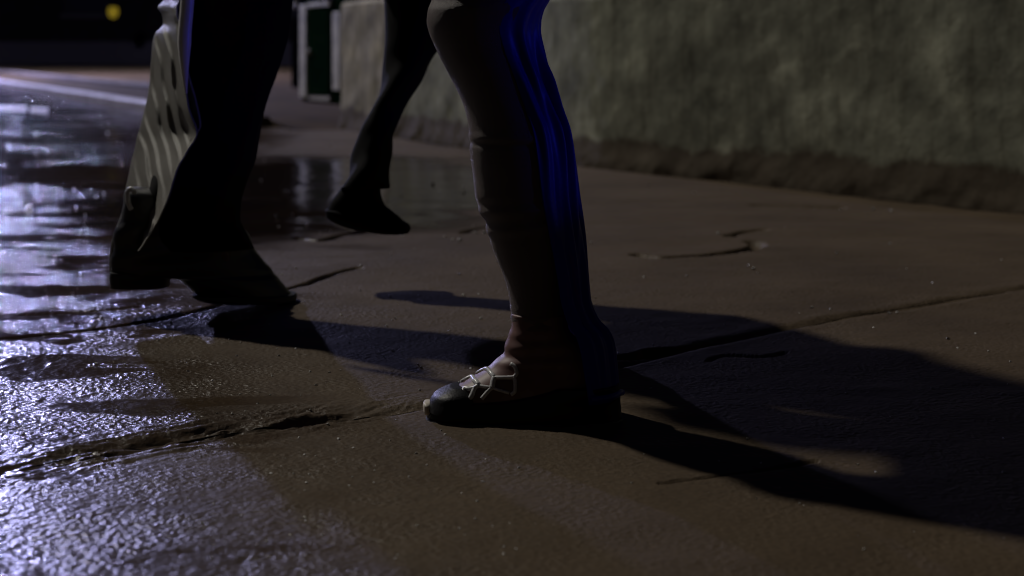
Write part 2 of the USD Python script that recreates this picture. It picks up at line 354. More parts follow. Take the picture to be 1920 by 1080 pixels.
lm = [quad([tuple(GP(*p)[:2]) for p in q], 0.012) for q in (((-90, 207), (-90, 199), (50, 202), (50, 212)), ((56, 213), (57, 204), (90, 206), (88, 217)))]  # flat white quads lying just above the road
obj('white_stripe', lm[0], M_LINE, smooth=False, label='longer white stripe on the wet road at the left edge', cat='road marking')
obj('white_stripe', lm[1], M_LINE, smooth=False, label='short white stripe end beside the longer stripe', cat='road marking')

# ------------------------------------------------------------------ the concrete wall and its end pillar
WALL_CRACKS = [([(1284, 80), (1275, 92), (1271, 120), (1272, 150), (1268, 190), (1269, 222), (1265, 246)], 0.012), ([(1172, 178), (1176, 205), (1174, 226), (1178, 246)], 0.010), ([(1766, 56), (1780, 100), (1785, 140), (1790, 185), (1793, 240)], 0.009)]
def wall_mesh(line, h, thick, seed, nz=110):
    """An upright slab along a line on the ground, with an uneven face, a rounded chipped top edge and a bulging foot."""
    ds = np.gradient(line, axis=0); ds /= np.linalg.norm(ds, axis=1, keepdims=True)
    nrm = np.stack([ds[:, 1], -ds[:, 0]], 1)
    if (nrm @ NN[:2]).mean() > 0: nrm = -nrm
    k = np.linspace(0, 1, nz); nx = len(line); V = []
    prof = []
    for a in k:                                         # up the face, then over the top
        if a < 0.8: prof.append((0.0, a / 0.8))
        elif a < 0.9: b = (a - 0.8) / 0.1 * math.pi / 2; prof.append((-0.03 * (1 - math.cos(b)), 1 + 0.03 / 0.65 * math.sin(b)))
        else: prof.append((-0.03 - (a - 0.9) / 0.1 * (thick - 0.03), 1 + 0.03 / 0.65))
    prof = np.array(prof + [(-thick, -0.05)])
    for q, nr in zip(line, nrm):
        V.append(np.stack([q[0] + nr[0] * prof[:, 0], q[1] + nr[1] * prof[:, 0], prof[:, 1] * h], 1))
    V = np.array(V); m = len(prof)
    P = V.reshape(-1, 3)
    d = 0.022 * (meshkit.fbm(P * [2.4, 2.4, 3], 4, seed) - 0.5) + 0.004 * (meshkit.fbm(P * [14, 14, 12], 3, seed + 9) - 0.5)
    foot = (1 - ss(0.02, 0.13, P[:, 2] + 0.06 * (meshkit.noise(P * [9, 9, 2], seed + 3) - 0.5)))
    d += foot * (0.008 + 0.022 * (meshkit.fbm(P * [8, 8, 9], 3, seed + 4) - 0.3))
    ray, zz = np.repeat(line[:, 0] / line[:, 1], m), P[:, 2]
    for pts, w in WALL_CRACKS:                          # cracks: where the ray through each photographed column meets the wall
        c = np.array([[np.interp((q[0] - CX) / F, line[:, 0] / line[:, 1], np.arange(nx)), q[1]] for q in pts])
        at = np.array([line[int(round(a))] for a in c[:, 0]]); cz = np.array([CAM_H - (py - HY) / F * y for (_, py), (_, y) in zip(c, at)])
        s_ = np.r_[0, np.cumsum(np.linalg.norm(np.diff(line, axis=0), axis=1))]
        Q = np.stack([np.repeat(s_, m), zz], 1); L_ = curve(np.stack([s_[np.round(c[:, 0]).astype(int)], cz], 1), 16)
        near = (np.abs(Q[:, 0] - L_[:, 0].mean()) < 0.6) & (zz > -0.02)
        d[near] -= 0.009 * (1 - ss(0.3, 1.0, near_line(Q[near], L_) / (w * (0.5 + meshkit.noise(P[near] * 25, 77)))))
    P[:, :2] += np.repeat(nrm, m, 0) * d[:, None]
    P[:, 2] += (P[:, 2] > 0.5) * 0.03 * (meshkit.fbm(P * [6, 6, 1], 3, seed + 6) - 0.5)
    i, j = np.meshgrid(np.arange(nx - 1), np.arange(m - 1), indexing='ij')
    q = np.stack([i * m + j, (i + 1) * m + j, (i + 1) * m + j + 1, i * m + j + 1], -1).reshape(-1, 4)
    f = [np.vstack([q[:, [0, 1, 2]], q[:, [0, 2, 3]]])]
    for e in (0, nx - 1):
        ring = e * m + np.arange(m); c = np.array([[ring[0], ring[k + (e > 0)], ring[k + (e == 0)]] for k in range(1, m - 1)]); f.append(c)
    t = trimesh.Trimesh(P, np.vstack(f), process=False)
    return t
wall = thing('concrete_wall', 'low stained grey concrete wall with brown dirt along its foot', 'wall')
line = curve([GP(*p)[:2] for p in ((728, 256), (900, 281), (1100, 314), (1500, 357), (1920, 402), (2900, 520))] + [np.array([3.08, 0.9]), np.array([4.3, -1.8])], 1300)
obj('wall_face', wall_mesh(line, 0.645, 0.22, 3, 150), M_WALL, wall, smooth=True)
RZ = math.atan2(NN[1], NN[0])                        # things set square to the street
p0 = GP(637, 241); p0[2] = 0
pl = box((0.34, 0.80, 0.80), p0 + NN * 0.17 + SU * 0.40 + [0, 0, 0.33], RZ, 0.02)
for _ in range(4): pl = pl.subdivide()
dv = pl.vertices; nv = pl.vertex_normals
pl.vertices = dv + nv * (0.022 * (meshkit.fbm(dv * 9, 4, 8) - 0.5) + 0.035 * (1 - ss(0.0, 0.09, dv[:, 2])) * meshkit.fbm(dv * 14, 2, 5))[:, None]
obj('wall_pillar', pl, M_PILLAR, smooth=True, label='pale rough concrete pillar at the far end of the low wall', cat='pillar')

# ------------------------------------------------------------------ far background
M_GREEN = plain('dark_green_paint', (0.004, 0.015, 0.008), 0.8, 12, 0.4, specular_ior_level=0.0)
M_CREAM = plain('chipped_cream_paint', (0.5, 0.48, 0.4), 0.55, 9, 0.45)
M_BLACK = plain('black_metal', (0.010, 0.010, 0.011), 0.7, 10, 0.3, specular_ior_level=0.08)
M_BLUE_POST = plain('blue_grey_paint', (0.03, 0.04, 0.055), 0.5, 10, 0.3)
cab = thing('green_cabinet', 'low dark green cabinet with chipped cream edges beside the pale pillar', 'cabinet')
c0 = np.array([-1.655, 12.6, 0.052])                 # its far left foot; it stands square to the street
def on_cab(px, py):                                  # metres along the front and metres up
    return (px - 566) / 66 * 1.25, (192 - py) / 190 * 0.78
def pb(name, x0, x1, y0, y1, out, dep, mat, ch=0.008):
    (a, t), (b_, u) = on_cab(x0, y0), on_cab(x1, y1)
    return obj(name, box((dep, b_ - a, t - u), c0 + SU * (a + b_) / 2 + NN * (dep / 2 - out) + [0, 0, (t + u) / 2], RZ, ch), mat, cab, smooth=25)
pb('body', 566, 632, 2, 192, 0.0, 0.4, M_GREEN)
pb('door', 578, 606, 18, 178, 0.02, 0.018, M_GREEN, 0.004)
pb('edge_strip', 566, 575, 8, 184, 0.022, 0.03, M_CREAM, 0.004)
pb('edge_strip', 611, 620, 26, 166, 0.026, 0.03, M_CREAM, 0.004)
pb('top_rail', 577, 606, 6, 14, 0.022, 0.03, M_CREAM, 0.004)
for q, (xa, xb, ya) in enumerate(((577, 584, 172), (585, 592, 165), (593, 600, 170), (601, 606, 174))):
    pb('bottom_scuff', xa, xb, ya, 187, 0.012 + 0.002 * q, 0.02, M_CREAM, 0.004)
def knob(name, px, py, r):
    t, u = on_cab(px, py); hd = trimesh.creation.icosphere(2, r); hd.apply_scale([1, 1, 1.25]); hd.apply_translation(c0 + SU * t - NN * 0.03 + [0, 0, u]); obj(name, hd, M_CREAM, cab, smooth=True)
knob('handle', 582, 98, 0.02); knob('top_knob', 606, -2, 0.032)
def bpx(x0, x1, y0, y1, Y, dep):                     # a box seen between these columns and rows
    a, b = PX(x0, y1, Y), PX(x1, y0, Y)
    return (b[0] - a[0], dep, b[2] - a[2]), ((a[0] + b[0]) / 2, Y + dep / 2, (a[2] + b[2]) / 2)
post = thing('metal_post', 'dark metal post with a pale rounded cap left of the green cabinet', 'post')
obj('shaft', box(*bpx(546, 562, 30, 168, 17.2, 0.12), 0, 0.02), M_BLACK, post)
obj('collar', box(*bpx(545, 563, 12, 34, 17.18, 0.14), 0, 0.02), M_BLUE_POST, post)
hd = trimesh.creation.icosphere(2, 0.04); hd.apply_translation(PX(555, 11, 17.1)); obj('cap', hd, M_CREAM, post, smooth=True)

# dark buildings close the street; one carries a yellow lamp
def building(name, label, at, size, rz, cols, rows):
    b = thing(name, label, 'building')
    R = trimesh.transformations.rotation_matrix(rz, [0, 0, 1])
    def put(m): m.apply_transform(R); m.apply_translation(at); return m
    w, d, h = size
    obj('wall', put(box((w, d, h), (0, d / 2, h / 2))), M_DARKWALL, b, smooth=False)
    obj('roof', put(box((w + 0.5, d + 0.5, 0.35), (0, d / 2, h + 0.175), 0, 0.05)), M_DARKWALL, b, smooth=False)
    obj('plinth', put(box((w + 0.1, 0.12, 0.7), (0, -0.063, 0.35))), M_BASE, b, smooth=False)
    for r in range(rows):
        for c in range(cols):
            x = -w / 2 + (c + 0.5) * w / cols; z = 1.9 + 3.2 * r
            f = obj('window', put(box((1.3, 0.1, 1.7), (x, -0.055, z + 0.4))), M_BLACK, b, smooth=False)
            obj('sill', put(box((1.5, 0.16, 0.08), (x, -0.085, z - 0.5))), M_BASE, f, smooth=False)
    return b
building('far_building', 'dark building closing the street at the back', (-10, 44, 0), (26, 8, 11), 0.05, 8, 3)
building('facing_building', 'dark building facade beyond the low wall and post', (11, 30, 0), (17, 8, 10), -0.3, 5, 3)
building('street_building', 'dark building across the street behind the viewer', (0, -3.2, 0), (64, 8, 16), math.pi, 8, 2)
M_YELLOW = look('yellow_lamp_glass', {'e': ('emission', {'color': (1.0, 0.72, 0.06), 'strength': 0.17})}, [], 'e.emission')
lampc = PX(212, 22, 40.0)
wl = thing('wall_lamp', 'small glowing yellow lamp hanging on the dark building at back left', 'lamp')
lg = trimesh.creation.icosphere(3, 0.13); lg.apply_scale([1, 1, 1.25]); lg.apply_translation(lampc); obj('lamp_glass', lg, M_YELLOW, wl, smooth=True)
obj('hood', trimesh.creation.cone(0.17, 0.14, sections=20, transform=trimesh.transformations.translation_matrix(lampc + [0, 0, 0.12])), M_BLACK, wl)
obj('bracket', tube([lampc + [0, 0, 0.2], lampc + [0, 0.5, 0.42], lampc + [0, 4.4, 0.42]], 0.02), M_BLACK, wl)

# street lamp whose light glares on the wet paving
M_GLOW = look('street_lamp_lens', {'e': ('emission', {'color': (0.52, 0.52, 1.0), 'strength': 2900.0})}, [], 'e.emission')
lx, ly, lz = -9.0, 24.0, 4.2
sl = thing('street_lamp', 'tall street lamp with a lit violet white head at the far kerb', 'street lamp')
px_, py_ = lx - 0.2, ly + 1.1
obj('pole', tube(curve([(px_, py_, 0), (px_, py_, 2), (px_, py_, lz - 0.1), (px_ + 0.02, py_ - 0.3, lz + 0.3), (px_ + 0.16, py_ - 0.75, lz + 0.33)], 30), np.linspace(0.08, 0.045, 30), 12), M_BLACK, sl)
obj('base', trimesh.creation.cylinder(0.15, 0.5, sections=20, transform=trimesh.transformations.translation_matrix((px_, py_, 0.25))), M_BLACK, sl)
obj('head', box((0.42, 0.95, 0.16), (lx, ly, lz + 0.3), 0.15, 0.05), M_BLACK, sl)
ln_ = trimesh.creation.icosphere(3, 1.0); ln_.apply_scale([0.18, 0.38, 0.16]); ln_.apply_translation((lx, ly, lz + 0.2)); obj('lens', ln_, M_GLOW, sl, smooth=True)

# a blue post lamp beyond the low wall, whose light tints the right hand sides of the walkers
M_BLUEGLASS = look('blue_lamp_glass', {'e': ('emission', {'color': (0.03, 0.04, 1.0), 'strength': 720.0})}, [], 'e.emission')
bl = thing('post_lamp', 'post lamp with a blue glass globe standing beyond the low wall', 'street lamp')
bp0 = np.array([12.6, 0.6, 0.0])
obj('pole', tube(curve([bp0, bp0 + [0, 0, 1.2], bp0 + [0, 0, 1.96]], 12), np.linspace(0.07, 0.045, 12), 12), M_BLACK, bl)
obj('collar', trimesh.creation.cylinder(0.09, 0.08, sections=20, transform=trimesh.transformations.translation_matrix(bp0 + [0, 0, 1.98])), M_BLACK, bl)
gm = trimesh.creation.icosphere(3, 0.13); gm.apply_translation(bp0 + [0, 0, 2.13]); obj('globe', gm, M_BLUEGLASS, bl, smooth=True)
obj('cap', trimesh.creation.cone(0.11, 0.1, sections=20, transform=trimesh.transformations.translation_matrix(bp0 + [0, 0, 2.25])), M_BLACK, bl)

# ------------------------------------------------------------------ people: materials
M_SKIN = look('skin', {'g': ('geometry', {}), 'n': ('noise_texture', {'scale': 60, 'detail': 4}), 'r': ('rgb_ramp', {'ramp': [(0.3, (0.125, 0.066, 0.058)), (0.7, (0.18, 0.10, 0.09))]}),
                       'p': ('principled_bsdf', {'roughness': 0.5, 'specular_ior_level': 0.35})}, [('g.position', 'n.vector'), ('n.fac', 'r.fac'), ('r.color', 'p.base_color')])
M_STOCK = plain('sheer_mauve_nylon', (0.082, 0.058, 0.056), 0.5, 300, 0.15, 0.0008, sheen_weight=0.22, sheen_roughness=0.3, sheen_tint=(1.0, 0.86, 0.82))
M_BLUE_LIGHT = look('satin_blue_light', {'g': ('geometry', {}), 'n': ('noise_texture', {'scale': 350, 'detail': 2}), 'r': ('rgb_ramp', {'ramp': [(0.3, (0.003, 0.003, 0.26)), (0.7, (0.005, 0.005, 0.36))]}),
                                   'p': ('principled_bsdf', {'roughness': 0.38, 'specular_ior_level': 0.3, 'sheen_weight': 0.3, 'sheen_roughness': 0.35, 'sheen_tint': (0.06, 0.06, 1.0)})}, [('g.position', 'n.vector'), ('n.fac', 'r.fac'), ('r.color', 'p.base_color')])  # blue light on the leg and heel is put into this colour
M_BOOT = plain('black_leather', (0.007, 0.007, 0.009), 0.36, 60, 0.3, 0.0005, specular_ior_level=0.8)
M_SHOE = plain('matt_black_leather', (0.007, 0.007, 0.008), 0.5, 60, 0.3, 0.0005, specular_ior_level=0.25)
M_SOLE = plain('black_rubber', (0.010, 0.010, 0.011), 0.5, 80, 0.3)
M_DULL = plain('dull_black_suede', (0.007, 0.007, 0.008), 0.85, 90, 0.3, specular_ior_level=0.08)
M_STRAP_GLINT = plain('silver_strap_glint', (0.55, 0.55, 0.55), 0.3, 90, 0.2)  # real straps, and painted glints on the boot back and toe cap
M_PALE = plain('pale_toe_tip', (0.62, 0.56, 0.47), 0.5, 90, 0.2)
M_TROUSER = plain('charcoal_wool', (0.007, 0.0068, 0.008), 0.8, 220, 0.3, 0.0008, specular_ior_level=0.08)
M_TAIL = plain('grey_satin', (0.21, 0.20, 0.175), 0.5, 240, 0.15, 0.0008, specular_ior_level=0.3)
M_RIM_GLINT = plain('white_rim_glint', (0.86, 0.84, 0.84), 0.3, 90, 0.03)  # white that paints the bright rim light on the far leg
M_COAT = plain('black_cloth', (0.015, 0.015, 0.017), 0.7, 200, 0.3)
M_HAIR = plain('dark_hair', (0.02, 0.014, 0.01), 0.45, 120, 0.4)

def hand(wrist, along, side, s=1.0):
    """Palm, four fingers of different lengths, slightly curled, and a thumb off the palm's side."""
    along = np.array(along, float) / np.linalg.norm(along); side = np.array(side, float); side -= along * (side @ along); side /= np.linalg.norm(side)
    curl = np.cross(along, side)
    out = [m3.Manifold.batch_hull([ball(wrist + along * 0.02 * s + side * 0.018 * k * s, 0.014 * s, 10) for k in (-1, 1)] + [ball(wrist + along * 0.09 * s + side * 0.030 * k * s, 0.0125 * s, 10) for k in (-1, 1)])]
    for k, l in zip((-1.05, -0.35, 0.35, 1.05), (0.062, 0.078, 0.084, 0.074)):
        p = wrist + along * 0.088 * s + side * 0.029 * k * s; d = along.copy()
        for part, r in ((0.45, 0.0095), (0.30, 0.0088), (0.25, 0.008)):
            d = d + curl * 0.28; d /= np.linalg.norm(d)
            q = p + d * l * part * s; out.append(m3.Manifold.batch_hull([ball(p, r * s, 10), ball(q, (r - 0.0008) * s, 10)])); p = q
    p = wrist + along * 0.035 * s + side * 0.026 * s; d = along * 0.6 + side * 0.75 + curl * 0.2
    for l, r in ((0.04, 0.012), (0.032, 0.010)):
        d /= np.linalg.norm(d); q = p + d * l * s; out.append(m3.Manifold.batch_hull([ball(p, r * s, 10), ball(q, (r - 0.001) * s, 10)])); p = q; d = d + along * 0.5
    return out
def head(c, face, s=1.0):
    face = np.array(face, float); up = np.array([0, 0, 1.0]); rt = np.cross(face, up)
    at = lambda f, r, u: np.array(c) + (face * f + rt * r + up * u) * s
    out = [m3.Manifold.batch_hull([ball(at(-0.02, 0, 0.035), 0.078 * s), ball(at(0.02, 0, 0.03), 0.072 * s), ball(at(0.045, 0, -0.085), 0.03 * s), ball(at(0.02, 0.035, -0.05), 0.03 * s), ball(at(0.02, -0.035, -0.05), 0.03 * s)]),
           bone(at(0.088, 0, 0.01), 0.009 * s, at(0.108, 0, -0.03), 0.013 * s), bone(at(0.078, -0.018, -0.062), 0.009 * s, at(0.078, 0.018, -0.062), 0.009 * s)]
    for k in (-1, 1):
        out += [ball(at(0.078, 0.032 * k, 0.008), 0.013 * s), bone(at(-0.005, 0.078 * k, 0.015), 0.014 * s, at(-0.005, 0.077 * k, -0.02), 0.010 * s)]
    hair = m3.Manifold.batch_hull([ball(at(-0.035, 0, 0.045), 0.086 * s), ball(at(0.01, 0, 0.06), 0.078 * s), ball(at(-0.06, 0, -0.03), 0.065 * s)])
    return out, hair

# ------------------------------------------------------------------ the woman in the strappy shoe, walking left
YW = 1.97
LEG = [  # row, left, right, depth, half depth
    (-760, 900, 1110, 2.02, 0.085), (-500, 862, 1085, 2.01, 0.082), (-200, 828, 1052, 1.99, 0.072), (-60, 815, 1030, 1.98, 0.064), (0, 809, 1018, 1.975, 0.060), (20, 802, 1010, 1.97, 0.058), (40, 800, 1003, 1.97, 0.057), (60, 804, 1000, 1.97, 0.056), (80, 812, 1000, 1.97, 0.055),
    (100, 821, 1003, 1.97, 0.054), (120, 831, 1008, 1.97, 0.054), (150, 847, 1017, 1.97, 0.053), (180, 862, 1024, 1.97, 0.053), (210, 873, 1034, 1.97, 0.054), (240, 879, 1046, 1.97, 0.055), (262, 882, 1052, 1.97, 0.055), (268, 880, 1054, 1.97, 0.055), (300, 883, 1060, 1.97, 0.055),
    (330, 887, 1066, 1.97, 0.054), (360, 890, 1070, 1.97, 0.053), (385, 895, 1072, 1.97, 0.052), (415, 908, 1074, 1.97, 0.050), (450, 918, 1074, 1.97, 0.046), (490, 933, 1070, 1.97, 0.042), (520, 945, 1066, 1.97, 0.039), (560, 955, 1062, 1.97, 0.036), (595, 958, 1060, 1.97, 0.035), (612, 960, 1062, 1.97, 0.035)]
FOOT = [(585, 958, 1060, 1.97, 0.034), (605, 960, 1062, 1.97, 0.034), (622, 956, 1070, 1.97, 0.035), (636, 949, 1085, 1.97, 0.036), (648, 948, 1098, 1.97, 0.037), (660, 944, 1112, 1.97, 0.038), (674, 932, 1124, 1.97, 0.039), (690, 913, 1134, 1.97, 0.040), (706, 888, 1142, 1.97, 0.042), (720, 862, 1147, 1.97, 0.043), (735, 834, 1150, 1.97, 0.043), (750, 815, 1152, 1.97, 0.043), (768, 808, 1152, 1.97, 0.042), (783, 812, 1150, 1.97, 0.040)]
def wrinkles(a, r):                                   # slack nylon at the knee seam and the ankle
    z = -0.0022 * np.exp(-((r - 268) / 4.0) ** 2) + 0.002 * np.exp(-((r - 256) / 9) ** 2)
    z += 0.0016 * np.sin((r + 9 * np.cos(a)) / 5.5) * ss(350, 400, r) * (1 - ss(420, 470, r)) + 0.0010 * np.sin(r / 3.1 + 2 * np.cos(a)) * ss(560, 600, r)
    return z + 0 * a
foot_m = loft(FOOT, 48, 2.4, 60, lambda a, r: 0.0013 * np.sin((r + 5 * np.cos(a)) / 4.6) * ss(615, 630, r) * (1 - ss(670, 690, r)) + 0 * a)
def woman_bones(k=0.0, only=None):
    hip1, hip2, pel, che, nec = (0.02, 2.03, 0.90), (0.03, 2.23, 0.90), (0.03, 2.12, 0.95), (0.05, 2.12, 1.24), (0.045, 2.12, 1.40)
    kn1, an1, kn2, an2 = (-0.036, 1.97, 0.486), (0.046, 1.97, 0.115), (-0.03, 2.27, 0.50), (0.062, 2.27, 0.10)
    s1, e1, wr1 = (0.04, 1.95, 1.34), (0.10, 1.90, 1.08), (0.00, 1.91, 0.88)
    s2, e2, wr2 = (0.05, 2.29, 1.34), (0.02, 2.36, 1.08), (-0.12, 2.34, 0.92)
    torso = [bone(hip1, 0.095 + k, hip2, 0.095 + k), m3.Manifold.batch_hull([ball(hip1, 0.10 + k), ball(hip2, 0.10 + k), ball(pel, 0.11 + k), ball((0.04, 2.07, 1.08), 0.085 + k), ball((0.04, 2.17, 1.08), 0.085 + k)]),
             m3.Manifold.batch_hull([ball((0.04, 2.07, 1.08), 0.085 + k), ball((0.04, 2.17, 1.08), 0.085 + k), ball((0.03, 2.05, 1.24), 0.095 + k), ball((0.03, 2.19, 1.24), 0.095 + k), ball(s1, 0.045 + k), ball(s2, 0.045 + k)])]
    arms = [bone(s1, 0.046 + k, e1, 0.037 + k), bone(e1, 0.036 + k, wr1, 0.025 + k), bone(s2, 0.046 + k, e2, 0.037 + k), bone(e2, 0.036 + k, wr2, 0.025 + k)]
    if only == 'clothes': return torso + arms + [m3.Manifold.batch_hull([ball(hip1, 0.10), ball(hip2, 0.10), ball((-0.03, 2.03, 0.67), 0.07), ball((0.03, 2.27, 0.67), 0.07), ball((0.06, 2.10, 0.67), 0.07)])]
    legs = [bone(hip1, 0.075, kn1, 0.045), bone(kn1, 0.042, an1, 0.024), bone(hip2, 0.08, kn2, 0.05), bone(kn2, 0.042, (0.0, 2.27, 0.36), 0.042), bone((0.0, 2.27, 0.36), 0.042, an2, 0.026), bone(an2, 0.028, (0.075, 2.25, 0.05), 0.026), m3.Manifold.batch_hull([ball(an2, 0.026), ball((0.075, 2.25, 0.04), 0.024), ball((0.04, 2.39, 0.035), 0.022), ball((0.085, 2.39, 0.035), 0.02)]), bone((0.06, 2.39, 0.03), 0.022, (0.055, 2.45, 0.028), 0.014)]
    return torso + arms + legs + [bone(che, 0.07, nec, 0.05), bone(nec, 0.05, (0.035, 2.12, 1.50), 0.05)] + hand(np.array(wr1), (-0.25, 0, -1), (-1, 0, 0), 0.9) + hand(np.array(wr2), (-0.4, 0, -1), (-1, 0, 0), 0.9)
woman = thing('person', 'walker facing left in a skirt coloured with painted blue light, mauve stockings and silver strapped shoe', 'person')
hw, hairw = head((0.02, 2.12, 1.56), (-1, 0, 0), 0.97)
woman_body = fuse(woman_bones() + hw + [to_manifold(foot_m)], 0.012, 4)
obj('body', woman_body, M_SKIN, woman, smooth=True)
T_ = woman_body.triangles; T_ = T_[(T_[:, :, 2].max(1) < 0.2) & (T_[:, :, 1].max(1) < 2.06)]
obj('hair', fuse([hairw, bone((0.09, 2.12, 1.58), 0.06, (0.10, 2.12, 1.40), 0.05)], 0.015, 8), M_HAIR, woman, smooth=True)
obj('dress', fuse(woman_bones(0.014, 'clothes'), 0.015, 10), M_COAT, woman, smooth=True)
obj('stocking', loft(LEG, 64, 2.0, 260, wrinkles), M_STOCK, woman, smooth=True)
LEG2 = [(-600, 905, 1100, 2.270, 0.085), (-200, 860, 1010, 2.270, 0.07), (60, 850, 975, 2.270, 0.056), (150, 862, 985, 2.270, 0.054), (260, 900, 1035, 2.275, 0.053), (330, 935, 1050, 2.275, 0.047), (420, 990, 1075, 2.270, 0.036), (500, 1008, 1082, 2.270, 0.033), (570, 1012, 1086, 2.270, 0.033)]
obj('stocking', loft(LEG2, 40, 2.0, 80), M_STOCK, woman, smooth=True)
SK = [(-760, 895, 1128, 2.03, 0.105), (-400, 850, 1100, 2.02, 0.10), (-200, 826, 1082, 2.0, 0.084), (-60, 815, 1056, 1.985, 0.072), (0, 812, 1030, 1.98, 0.064), (20, 806, 1018, 1.975, 0.062), (40, 806, 1012, 1.975, 0.061), (60, 810, 1010, 1.975, 0.060), (80, 818, 1013, 1.975, 0.059), (110, 833, 1020, 1.975, 0.058), (150, 855, 1033, 1.975, 0.058), (170, 865, 1038, 1.975, 0.058), (200, 878, 1047, 1.975, 0.059), (240, 886, 1063, 1.975, 0.060), (280, 889, 1072, 1.975, 0.061), (320, 892, 1078, 1.975, 0.061),
      (360, 897, 1083, 1.975, 0.060), (410, 912, 1090, 1.975, 0.058), (450, 925, 1095, 1.975, 0.056), (500, 943, 1100, 1.975, 0.054), (560, 960, 1105, 1.975, 0.052), (580, 964, 1112, 1.975, 0.052), (600, 966, 1123, 1.975, 0.052), (616, 968, 1139, 1.975, 0.052), (640, 972, 1150, 1.975, 0.053), (680, 980, 1156, 1.975, 0.054), (720, 990, 1160, 1.975, 0.055), (742, 996, 1162, 1.975, 0.055)]
def folds(a, r):                                     # folds that start at the hollow of the knee and run down
    amp = 0.0060 * np.exp(-((r - 190) / 150.0) ** 2) + 0.0032 * np.exp(-((r - 520) / 190.0) ** 2)
    w = a + 0.00075 * (r - 200) * (0.8 - np.abs(a)) + 0.05 * np.sin(r / 60.0)
    v = np.sin(15 * w + 0.6 * np.sin(r / 47.0)) + 0.5 * np.sin(24 * w + 1 + r / 80.0)
    return amp * v * np.exp(-((a + 0.35) / 0.75) ** 2) + 0.0008 * np.sin(7 * a + r / 70.0)
obj('blue_light_skirt', loft(SK, 150, 2.0, 300, folds, span=(-1.3, 1.75), thick=0.0025), M_BLUE_LIGHT, woman, smooth=True)  # panel added behind the leg; its blue colour stands in for blue light

def on_foot(px, py, lift=-0.0008):                    # the viewer's side of the foot at a place of the photograph
    r = np.array(FOOT, float); L, R, H = (np.interp(py, r[:, 0], r[:, k]) for k in (1, 2, 4))
    c, hw = (L + R) / 2, (R - L) / 2; u = np.clip((px - c) / hw, -0.999, 0.999)
    y = 1.97 - H * (1 - abs(u) ** 2.4) ** (1 / 2.4) - lift
    p = PX(px, py, 1.97)
    o, d = np.array([0, 0, CAM_H]), p - [0, 0, CAM_H]; d /= np.linalg.norm(d)
    e1, e2 = T_[:, 1] - T_[:, 0], T_[:, 2] - T_[:, 0]; h = np.cross(d, e2); a = (e1 * h).sum(1); a = np.where(np.abs(a) < 1e-14, 1e-14, a)
    q0 = o - T_[:, 0]; u_ = (q0 * h).sum(1) / a; q = np.cross(q0, e1); v_ = (q @ d) / a; t = (e2 * q).sum(1) / a
    ok = (u_ >= 0) & (v_ >= 0) & (u_ + v_ <= 1) & (t > 0)
    if ok.any(): return o + d * (t[ok].min() - 0.0012)
    i = np.argmin(np.linalg.norm(np.cross(T_.mean(1) - o, d), axis=1)); return T_.mean(1)[i]      # just off the outline: the nearest skin
shoe = thing('shoe', 'flat black shoe laced over the instep with silver net straps', 'shoe')
SH = [(716, 1010, 1160, 1.97, 0.047), (728, 960, 1162, 1.97, 0.048), (740, 880, 1163, 1.97, 0.048), (748, 812, 1163, 1.97, 0.048), (760, 802, 1164, 1.97, 0.048), (775, 800, 1165, 1.97, 0.048), (786, 803, 1166, 1.97, 0.048)]
obj('upper', loft(SH, 72, 2.6, 40), M_SHOE, shoe, smooth=50)
cap_rows = [(722, 846, 880, 1.965, 0.020), (730, 828, 890, 1.965, 0.034), (738, 814, 900, 1.967, 0.042), (750, 806, 910, 1.97, 0.047), (765, 803, 915, 1.97, 0.049)]
obj('toe_cap', loft(cap_rows, 48, 2.3, 30), M_SHOE, shoe, smooth=50)
obj('sole', loft([(780, 800, 1167, 1.97, 0.051), (786, 798, 1168, 1.97, 0.052), (794, 800, 1168, 1.97, 0.052), (800, 806, 1166, 1.97, 0.050)], 80, 2.8, 16), M_SOLE, shoe, smooth=40)
obj('toe_tip', loft([(752, 795, 808, 1.965, 0.010), (758, 793, 812, 1.965, 0.016), (768, 794, 812, 1.965, 0.016), (776, 797, 812, 1.965, 0.010)], 24, 2.4, 12), M_PALE, shoe, smooth=40)
N1, N2, N3 = (927, 708), (898, 723), (923, 727)
for pts, w in (([(894, 698), (905, 691), (914, 692), (921, 700), N1], 0.0028), ([N1, (945, 708), (963, 707), (969, 699), (966, 689), (958, 682)], 0.0024), ([N1, (924, 717), N3], 0.0034), ([N3, (917, 732), (910, 740), (903, 748)], 0.0026),
               ([(866, 715), (874, 706), (883, 706), (891, 714), N2], 0.0034), ([N2, (908, 725), N3], 0.0022), ([N2, (890, 728), (887, 735), (884, 743), (876, 751)], 0.0030), ([N2, (880, 729), (871, 728), (868, 735), (866, 740)], 0.0028),
               ([(963, 707), (966, 718), (966, 732), (958, 740)], 0.0024), ([N3, (940, 733), (955, 737)], 0.0018), ([(846, 724), (853, 720), (862, 715)], 0.0024)):  # last entry is the toe cap rim highlight, drawn as a silver tube
    c = curve([on_foot(*p) for p in pts], 22)
    obj('strap_glint', tube(c, 1.0 * w, 12), M_STRAP_GLINT, shoe, smooth=True)
obj('heel_blue_light', tube(curve([PX(1110, 750, 1.92), PX(1140, 746, 1.925), PX(1160, 738, 1.95), PX(1166, 736, 1.98)], 16), 0.004, 8), M_BLUE_LIGHT, shoe, smooth=True)  # blue light on the heel, painted as a coloured tube
shoe2 = thing('shoe', 'second black shoe, planted behind the standing leg', 'shoe')
obj('upper', fuse([m3.Manifold.batch_hull([ball((0.076, 2.245, 0.05), 0.032), ball((0.076, 2.25, 0.035), 0.03), ball((0.034, 2.39, 0.034), 0.024), ball((0.09, 2.39, 0.034), 0.022), ball((0.06, 2.46, 0.028), 0.018)])], 0.008, 5), M_BOOT, shoe2, smooth=True)
